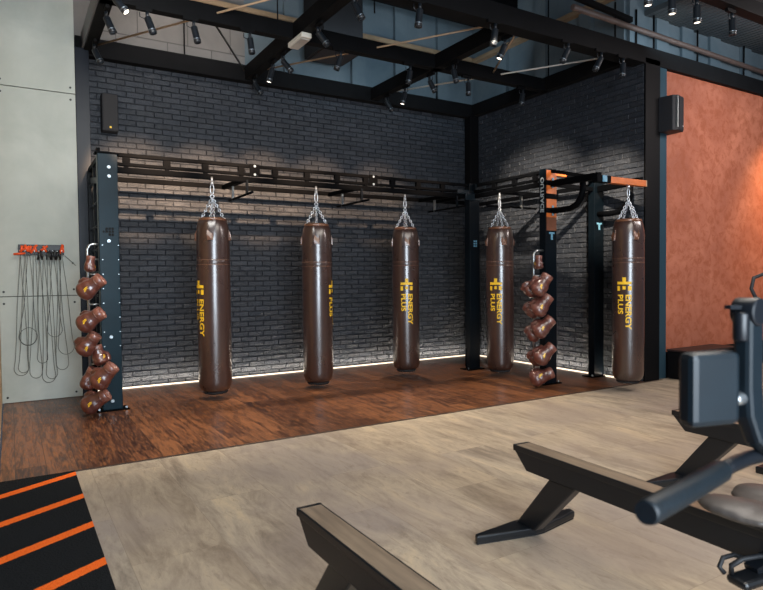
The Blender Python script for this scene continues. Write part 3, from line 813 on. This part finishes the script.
spots = [(.85,6.40,(.33,-.23,-.92),Y_,0,'spotlight on the left side beam, upper of its two aimed right'),
 (.85,7.36,(.36,-.25,-.90),Y_,0,'lower spotlight on the left side beam, beside the concrete panel'),
 (.86,5.93,(.53,-.35,-.77),Y_,1,'glowing spotlight at the top edge of the photo over the left side beam'),
 (1.16,6.24,(.28,-.20,-.94),X,0,'leftmost dark spotlight under the long middle beam'),
 (1.60,6.24,(.18,-.15,-.97),X,0,'second dark spotlight from the left under the long middle beam'),
 (2.18,6.24,(.09,-.09,-.99),X,0,'dark spotlight under the middle beam just left of the white box'),
 (3.25,6.24,(-.29,.14,-.94),X,0,'dark spotlight under the middle beam below the black duct box'),
 (4.21,6.25,(-.16,.06,-.98),X,0,'spotlight under the middle beam just left of the crossing with the right cross beam'),
 (5.13,6.27,(-.02,-.02,-1),X,0,'spotlight under the middle beam, right of the crossing with the right cross beam'),
 (6.10,6.27,(-.16,.06,-.98),X,0,'last spotlight at the right end of the middle beam, against the brick'),
 (2.76,5.72,(.49,-.32,-.81),Y_,0,'spotlight on the left cross beam, just right of the white box'),
 (2.76,6.67,(.52,-.34,-.78),Y_,0,'slanting spotlight on the left cross beam, just below the white box'),
 (2.76,6.99,(-.24,.11,-.96),Y_,1,'glowing spotlight on the left cross beam'),
 (2.76,7.63,(.45,-.31,-.84),Y_,0,'lowest spotlight of the left cross beam, against the back brick wall'),
 (2.76,4.95,(.36,-.25,-.90),Y_,0,'spotlight at the top edge, right of the black duct box'),
 (4.67,5.02,(-.34,.17,-.92),Y_,1,'glowing spotlight on the right cross beam, near the front beam'),
 (4.67,5.93,(.18,-.15,-.97),Y_,0,'spotlight on the right cross beam, right beside the beam crossing'),
 (4.67,6.42,(.34,-.24,-.91),Y_,0,'slanting spotlight on the right cross beam just below the beam crossing'),
 (4.67,6.99,(-.22,.10,-.97),Y_,1,'glowing spotlight on the right cross beam, near the back wall'),
 (4.67,7.48,(.41,-.28,-.87),Y_,0,'lowest spotlight of the right cross beam, against the back brick wall'),
 (3.27,4.70,(-.11,.03,-.99),X,0,'leftmost spotlight of the front beam, at the top edge of the photo'),
 (4.19,4.70,(-.14,.05,-.99),X,0,'spotlight under the front beam where the right cross beam joins it'),
 (5.24,4.70,(-.38,.20,-.90),X,0,'left one of three spotlights in a row under the front beam at right'),
 (5.78,4.70,(-.40,.21,-.89),X,0,'middle one of three spotlights in a row under the front beam at right'),
 (6.16,4.70,(-.08,.01,-1),X,0,'right one of three spotlights under the front beam, over the dark brick')]
for x, y, d, rz, lit, lab in spots: spot(x, y, 3.855 if y != 4.70 else 3.81, d, rz, bool(lit), lab)
for x, y, z, lit, lab in ((4.86,3.46,3.885,1,'glowing spotlight at the top edge, left of the ceiling downlights at right'),
                       (5.21,3.46,3.885,1,'left glowing spotlight hanging straight down over the rust wall'),
                       (5.60,3.46,3.885,1,'right glowing spotlight hanging straight down over the rust wall'),
                       (6.20,3.46,3.885,0,'dark spotlight at the top right corner beside two glowing ones')):
    spot(x, y, z, (.0,-.03,-1), 0, bool(lit), lab)
wbx = empty('emergency_light', (2.76, 6.21, 3.93), 'white box fixture on the left cross beam', 'fixture')
MB().box(2.70, 2.82, 6.02, 6.40, 3.875, 3.931).build('housing', M['white'], wbx, bevel=.012)
MB().box(2.71, 2.81, 6.05, 6.37, 3.862, 3.871).build('diffuser', M['pale'], wbx, bevel=.003)

# ------------------------------------------------------------------ rowing machines
def make_rower():
    root = bpy.data.objects.new('rowing_machine', None); COL.objects.link(root)
    # rail runs towards -y from the rear end at y 0; its centre is x 0; top at z .42
    pr = [(.0,.445),(.0,.420),(-.085,.335),(-2.05,.335),(-2.05,.445)]
    rl = MB().prism(pr, 'x', -.046, .046).build('rail', M['rower'], root, bevel=.006, world=False)
    MB().box(-.043, .043, -2.04, -.014, .444, .4525).build('rail_top', M['rail_top'], rl, world=False, label='bronze rail top')
    MB().box(-.051, -.042, -2.05, .004, .424, .4520).box(.042, .051, -2.05, .004, .424, .4520).box(-.051, .051, -.014, .006, .422, .4535).build('edge_strip', M['rower_edge'], rl, bevel=.003, world=False)
    lg = MB()
    A_ = [(-.235,.337),(-.405,.337),(-.130,.040),(.005,.040)]
    lg.prism(A_, 'x', -.034, .034).build('leg', M['rower'], root, bevel=.008, world=False)
    ft = MB().prism([(-.315,-.012),(-.325,-.045),(0,-.110),(.06,-.110),(.335,-.050),(.345,.0),(.06,.022),(-.04,.022)], 'z', .008, .045).build('foot', M['rower'], root, bevel=.008, world=False)
    MB().prism([(-.310,-.018),(-.320,-.040),(0,-.102),(.06,-.102),(.330,-.045),(.340,-.005),(.06,.015),(-.04,.015)], 'z', 0, .009).build('foot_pad', M['black_rubber'], ft, world=False)
    # body at the front end, nearer than the picture's edge
    MB().prism([(-1.98,.06),(-1.70,.06),(-1.62,.30),(-1.80,.52),(-2.06,.52)], 'x', -.10, .10).build('front_body', M['rower'], root, bevel=.02, world=False)
    MB().box(-.28, .28, -2.0, -1.90, 0, .06).build('front_foot', M['rower'], root, bevel=.01, world=False)
    return root
def rt():
    t = NT('rail_bronze'); p = t.new('ShaderNodeTexCoord').outputs['Object']
    t.base(t.ramp(t.noise(t.mapping(p, (12,1.5,1)), 3, 4), [(.3, lin((122,106,90))), (.7, lin((156,136,114)))])); t.set(rough=.32, metal=.15, spec=.6); return t.m
M['rail_top'] = rt()
rw = make_rower()
rws = [((.962, 2.137, 0), 0, 'rowing machine at the bottom edge of the photo, only its rail end and leg showing'),
       ((2.262, 2.335, 0), -2.4, 'middle rowing machine with bronze topped rail, grey seat and splayed rear foot'),
       ((3.66, 2.365, 0), -3.5, 'farthest rowing machine, its rear leg showing behind the blurred pad')]
for i, (loc, deg, lab) in enumerate(rws):
    r = rw if i == 0 else copy_tree(rw)
    r.location = loc; r.rotation_euler.z = math.radians(deg); tag(r, lab, 'rowing machine', 'rowing machines in the foreground')
    if i == 1: mid = r
# the seat and foot rest of the middle one
st = MB()
for sx in (-1, 1):
    st.ell((.03+sx*.085,-1.20,.505), (.105,.150,.028)); st.ell((.03+sx*.11,-1.16,.512), (.085,.115,.030))
st.box(-.10, .10, -1.30, -1.11, .48, .51)
o = st.build('tmp', None)
m = o.modifiers.new('r', 'REMESH'); m.mode = 'VOXEL'; m.voxel_size = .008
s_ = o.modifiers.new('s', 'SMOOTH'); s_.iterations = 5
me = bpy.data.meshes.new_from_object(o.evaluated_get(bpy.context.evaluated_depsgraph_get())); bpy.data.objects.remove(o)
for p in me.polygons: p.use_smooth = True
se = link('seat', me, M['seat'], mid)
MB().box(-.07, .07, -1.33, -1.08, .454, .49).build('seat_carriage', M['rower_edge'], se, bevel=.01, world=False)
fr = MB().bar((-.205,-1.255,.315), (.02,-1.300,.335), .080, .030).build('foot_rest', M['rower_edge'], mid, bevel=.012, world=False)
MB().bar((-.12,-1.26,.33), (.0,-1.28,.37), .05, .05).build('foot_rest_arm', M['rower'], fr, world=False)
MB().tube([(-.185,-1.23,.332),(-.195,-1.235,.362),(-.160,-1.25,.382),(-.10,-1.27,.386),(-.03,-1.29,.376),(-.00,-1.30,.34)], .009, 8).build('strap', M['strap'], fr, world=False)
MB().tube([(-.20,-1.215,.330),(-.212,-1.205,.350),(-.185,-1.20,.372),(-.14,-1.21,.376),(-.10,-1.225,.360),(-.085,-1.235,.332)], .008, 8).build('strap', M['strap'], fr, world=False)

# ------------------------------------------------------------------ the blurred machine at right with grip, pad and arm
BK = empty('exercise_bike', (1.42, .52, 0), 'blurred dark exercise machine with a foam grip, padded block and curved arm at right', 'exercise machine')
bar = MB().tube([(1.02,.594,.984),(1.10,.606,.985),(1.17,.612,.985),(1.30,.60,.985),(1.42,.55,.98)], .0135, 14).build('handlebar', M['machine_dark'], BK)
MB().tube([(.79,.560,.978),(.80,.5615,.978),(.93,.581,.980),(1.055,.601,.983),(1.064,.603,.983)], [.017,.0195,.0195,.0195,.017], 20).build('grip', M['foam'], bar, label='dark foam grip')
pad = MB().box(-.054, .054, -.020, .020, -.066, .066, Matrix.Translation((1.060,.625,1.125)) @ Matrix.Rotation(math.radians(-14), 4, 'Z')).build('pad', M['machine'], BK, bevel=.012)
MB().cyl((1.10,.615,1.10), (1.16,.612,1.10), .013, 12).build('pad_stub', M['steel'], pad)
pts = [(1.163,.612,1.262),(1.163,.612,1.19),(1.163,.612,1.12),(1.166,.610,1.07),(1.180,.603,1.030),(1.21,.59,1.005),(1.27,.575,.99),(1.40,.54,.98)]
arm = MB()
def strip(mb, pts, w, t):
    P = [V(p) for p in pts]; rings = []
    for i, p in enumerate(P):
        tg = (P[min(i+1, len(P)-1)]-P[max(i-1, 0)]).normalized()
        nrm = V((0,-1,0)); side = tg.cross(nrm).normalized(); nr = side.cross(tg).normalized()
        rings.append([mb.b.verts.new(p+side*(a*w/2)+nr*(b*t/2)) for a, b in ((-1,-1),(1,-1),(1,1),(-1,1))])
    for a, b in zip(rings, rings[1:]):
        for k in range(4): mb.b.faces.new((a[k], a[(k+1)%4], b[(k+1)%4], b[k]))
    mb.b.faces.new(rings[0][::-1]); mb.b.faces.new(rings[-1]); return mb
strip(arm, pts, .050, .034)
am = arm.build('arm', M['machine'], BK, bevel=.009)
MB().cyl((1.138,.612,1.205), (1.138,.612,1.258), .0135, 16).build('knob', M['machine_dark'], am, bevel=.004)
MB().cyl((1.163,.590,1.258), (1.163,.634,1.258), .026, 18).build('arm_end', M['machine_dark'], am, bevel=.004)
MB().bar((1.108,.62,1.268), (1.16,.615,1.266), .012, .007).build('lever', M['machine_dark'], am)
MB().bar((1.42,.52,.05), (1.42,.52,1.02), .09, .07).build('column', M['machine'], BK, bevel=.01)
MB().box(1.38, 1.46, .10, .92, 0, .05).build('base', M['machine'], BK, bevel=.01)

# ------------------------------------------------------------------ black loop handle far right, low black box by the wall
LP = empty('loop_handle_machine', (4.62, 2.1, 0), 'black loop handle of a machine at the right edge against the rust wall', 'exercise machine')
lo = MB().tube([(4.40,2.08,1.315),(4.24,2.14,1.318),(4.165,2.16,1.295),(4.145,2.165,1.225),(4.17,2.15,1.165),(4.235,2.13,1.135),(4.40,2.08,1.13)], .012, 10).build('loop_handle', M['black_rubber'], LP)
MB().bar((4.42,2.08,.04), (4.62,2.08,1.32), .06, .05).build('upright', M['rower'], LP, bevel=.006)
MB().box(4.2, 4.9, 2.0, 2.16, 0, .045).build('base', M['rower'], LP, bevel=.008)
bx = empty('low_black_box', (7.6, 4.55, 0), 'low dark box standing against the foot of the rust wall', 'box')
MB().box(7.10, 8.1, 4.42, 4.735, .012, .35).build('carcass', M['column'], bx, bevel=.01)
MB().box(7.09, 8.11, 4.41, 4.74, .35, .372).build('lid', simple('dark_brown_lid', (46,30,27), .5), bx, bevel=.006)
MB().box(7.13, 8.07, 4.44, 4.72, 0, .012).build('plinth', M['black_rubber'], bx)

# ------------------------------------------------------------------ light
def area(loc, target, w, h, power, col):
    l = bpy.data.lights.new('area_light', 'AREA'); l.shape = 'RECTANGLE'; l.size = w; l.size_y = h; l.energy = power; l.color = col
    o = bpy.data.objects.new('area_light', l); COL.objects.link(o); o.location = loc
    o.rotation_euler = (V(target)-V(loc)).to_track_quat('-Z', 'Y').to_euler(); return o
def spotl(loc, target, power, col, angle, blend=.5, r=.05):
    l = bpy.data.lights.new('spot_light', 'SPOT'); l.energy = power; l.color = col; l.spot_size = math.radians(angle); l.spot_blend = blend; l.shadow_soft_size = r
    o = bpy.data.objects.new('spot_light', l); COL.objects.link(o); o.location = loc
    o.rotation_euler = (V(target)-V(loc)).to_track_quat('-Z', 'Y').to_euler(); return o
area((.6,-2.4,1.9), (3.2,6.5,1.2), 2.7, 2.8, 400, (.78,.89,1.0))       # window wall behind the viewer
area((3.4,1.4,3.8), (3.4,2.0,0), 3.6, 2.4, 135, (1.0,.92,.82))       # soft ceiling light over the pale floor
area((.9,4.6,3.7), (.1,7.7,1.8), 1.2, 1.0, 52, (1.0,.98,.93))         # on the concrete panel
for x, tx, pw in ((1.3,1.35,3600), (2.1,2.15,3600), (2.9,2.95,3300), (3.8,3.8,2100), (4.7,4.8,1400)):   # warm pools on the back brick behind the beam
    spotl((x,3.1,3.85), (tx,7.98,2.42), pw, (1.0,.66,.42), 16, 1.0, .035)
spotl((3.6,4.0,3.85), (6.64,6.6,2.4), 2700, (1.0,.80,.60), 26, .9, .035)
spotl((4.4,3.4,3.85), (6.64,5.5,2.2), 2300, (1.0,.80,.60), 26, .9, .035)
spotl((9.9,3.7,3.5), (9.8,4.78,2.3), 270, (1.0,.60,.26), 80, 1.0, .08)# amber wash on the rust wall
area((8.0,2.2,3.7), (8.0,4.8,1.6), 1.6, .8, 85, (1.0,.88,.84))
spotl((2.76,6.99,3.62), (2.5,6.0,0), 260, (1.0,.86,.68), 60, .7, .04)
spotl((4.67,6.99,3.62), (4.4,6.2,0), 260, (1.0,.86,.68), 60, .7, .04)
spotl((1.4,5.4,3.62), (1.0,6.0,0), 220, (1.0,.88,.72), 60, .7, .04)
spotl((4.67,5.02,3.62), (4.0,4.6,0), 220, (1.0,.88,.72), 60, .7, .04)
area((1.9,7.2,4.3), (1.9,7.98,4.9), 1.6, .3, 9, (1.0,.92,.86))          # up light on the left upper wall
area((4.8,6.9,4.3), (4.9,7.98,5.0), 3.0, .4, 10, (.66,.86,1.0))
area((8.0,4.3,4.2), (8.2,5.0,4.3), 3.0, .2, 5, (.60,.84,1.0))
for loc, rot, ln in (((3.72,7.885,.03), (PI-.12,0,0), 5.6), ((6.555,6.45,.03), (PI-.12,0,-PI/2), 2.9)):   # LED profile light climbing the brick
    l = bpy.data.lights.new('led_light', 'AREA'); l.shape = 'RECTANGLE'; l.size = ln; l.size_y = .02; l.energy = 5.0*ln; l.color = (1,.86,.70)
    o = bpy.data.objects.new('led_light', l); COL.objects.link(o); o.location = loc; o.rotation_euler = rot
wd_ = bpy.data.worlds.new('world'); S.world = wd_; wd_.use_nodes = True
wd_.node_tree.nodes['Background'].inputs[0].default_value = (.50,.68,.92,1)
wd_.node_tree.nodes['Background'].inputs[1].default_value = .10

# ------------------------------------------------------------------ camera
cam = bpy.data.cameras.new('camera'); co = bpy.data.objects.new('camera', cam); COL.objects.link(co)
Rv = V((.8546152,-.51916148,-.0102085)); Uv = V((.02452622,.02072042,.99948443)); Fv = V((.51868229,.85442497,-.03044105))
mw = Matrix((( Rv.x, Uv.x, -Fv.x, 0), (Rv.y, Uv.y, -Fv.y, 0), (Rv.z, Uv.z, -Fv.z, 1.33), (0,0,0,1)))
co.matrix_world = mw
cam.sensor_fit = 'HORIZONTAL'; cam.sensor_width = 36; cam.lens = 611.738/763*36
cam.clip_start = .05; cam.clip_end = 60
cam.dof.use_dof = True; cam.dof.focus_distance = 6.0; cam.dof.aperture_fstop = 5.0
S.camera = co
S.view_settings.view_transform = 'Standard'
S.view_settings.look = 'None'
S.view_settings.exposure = .12
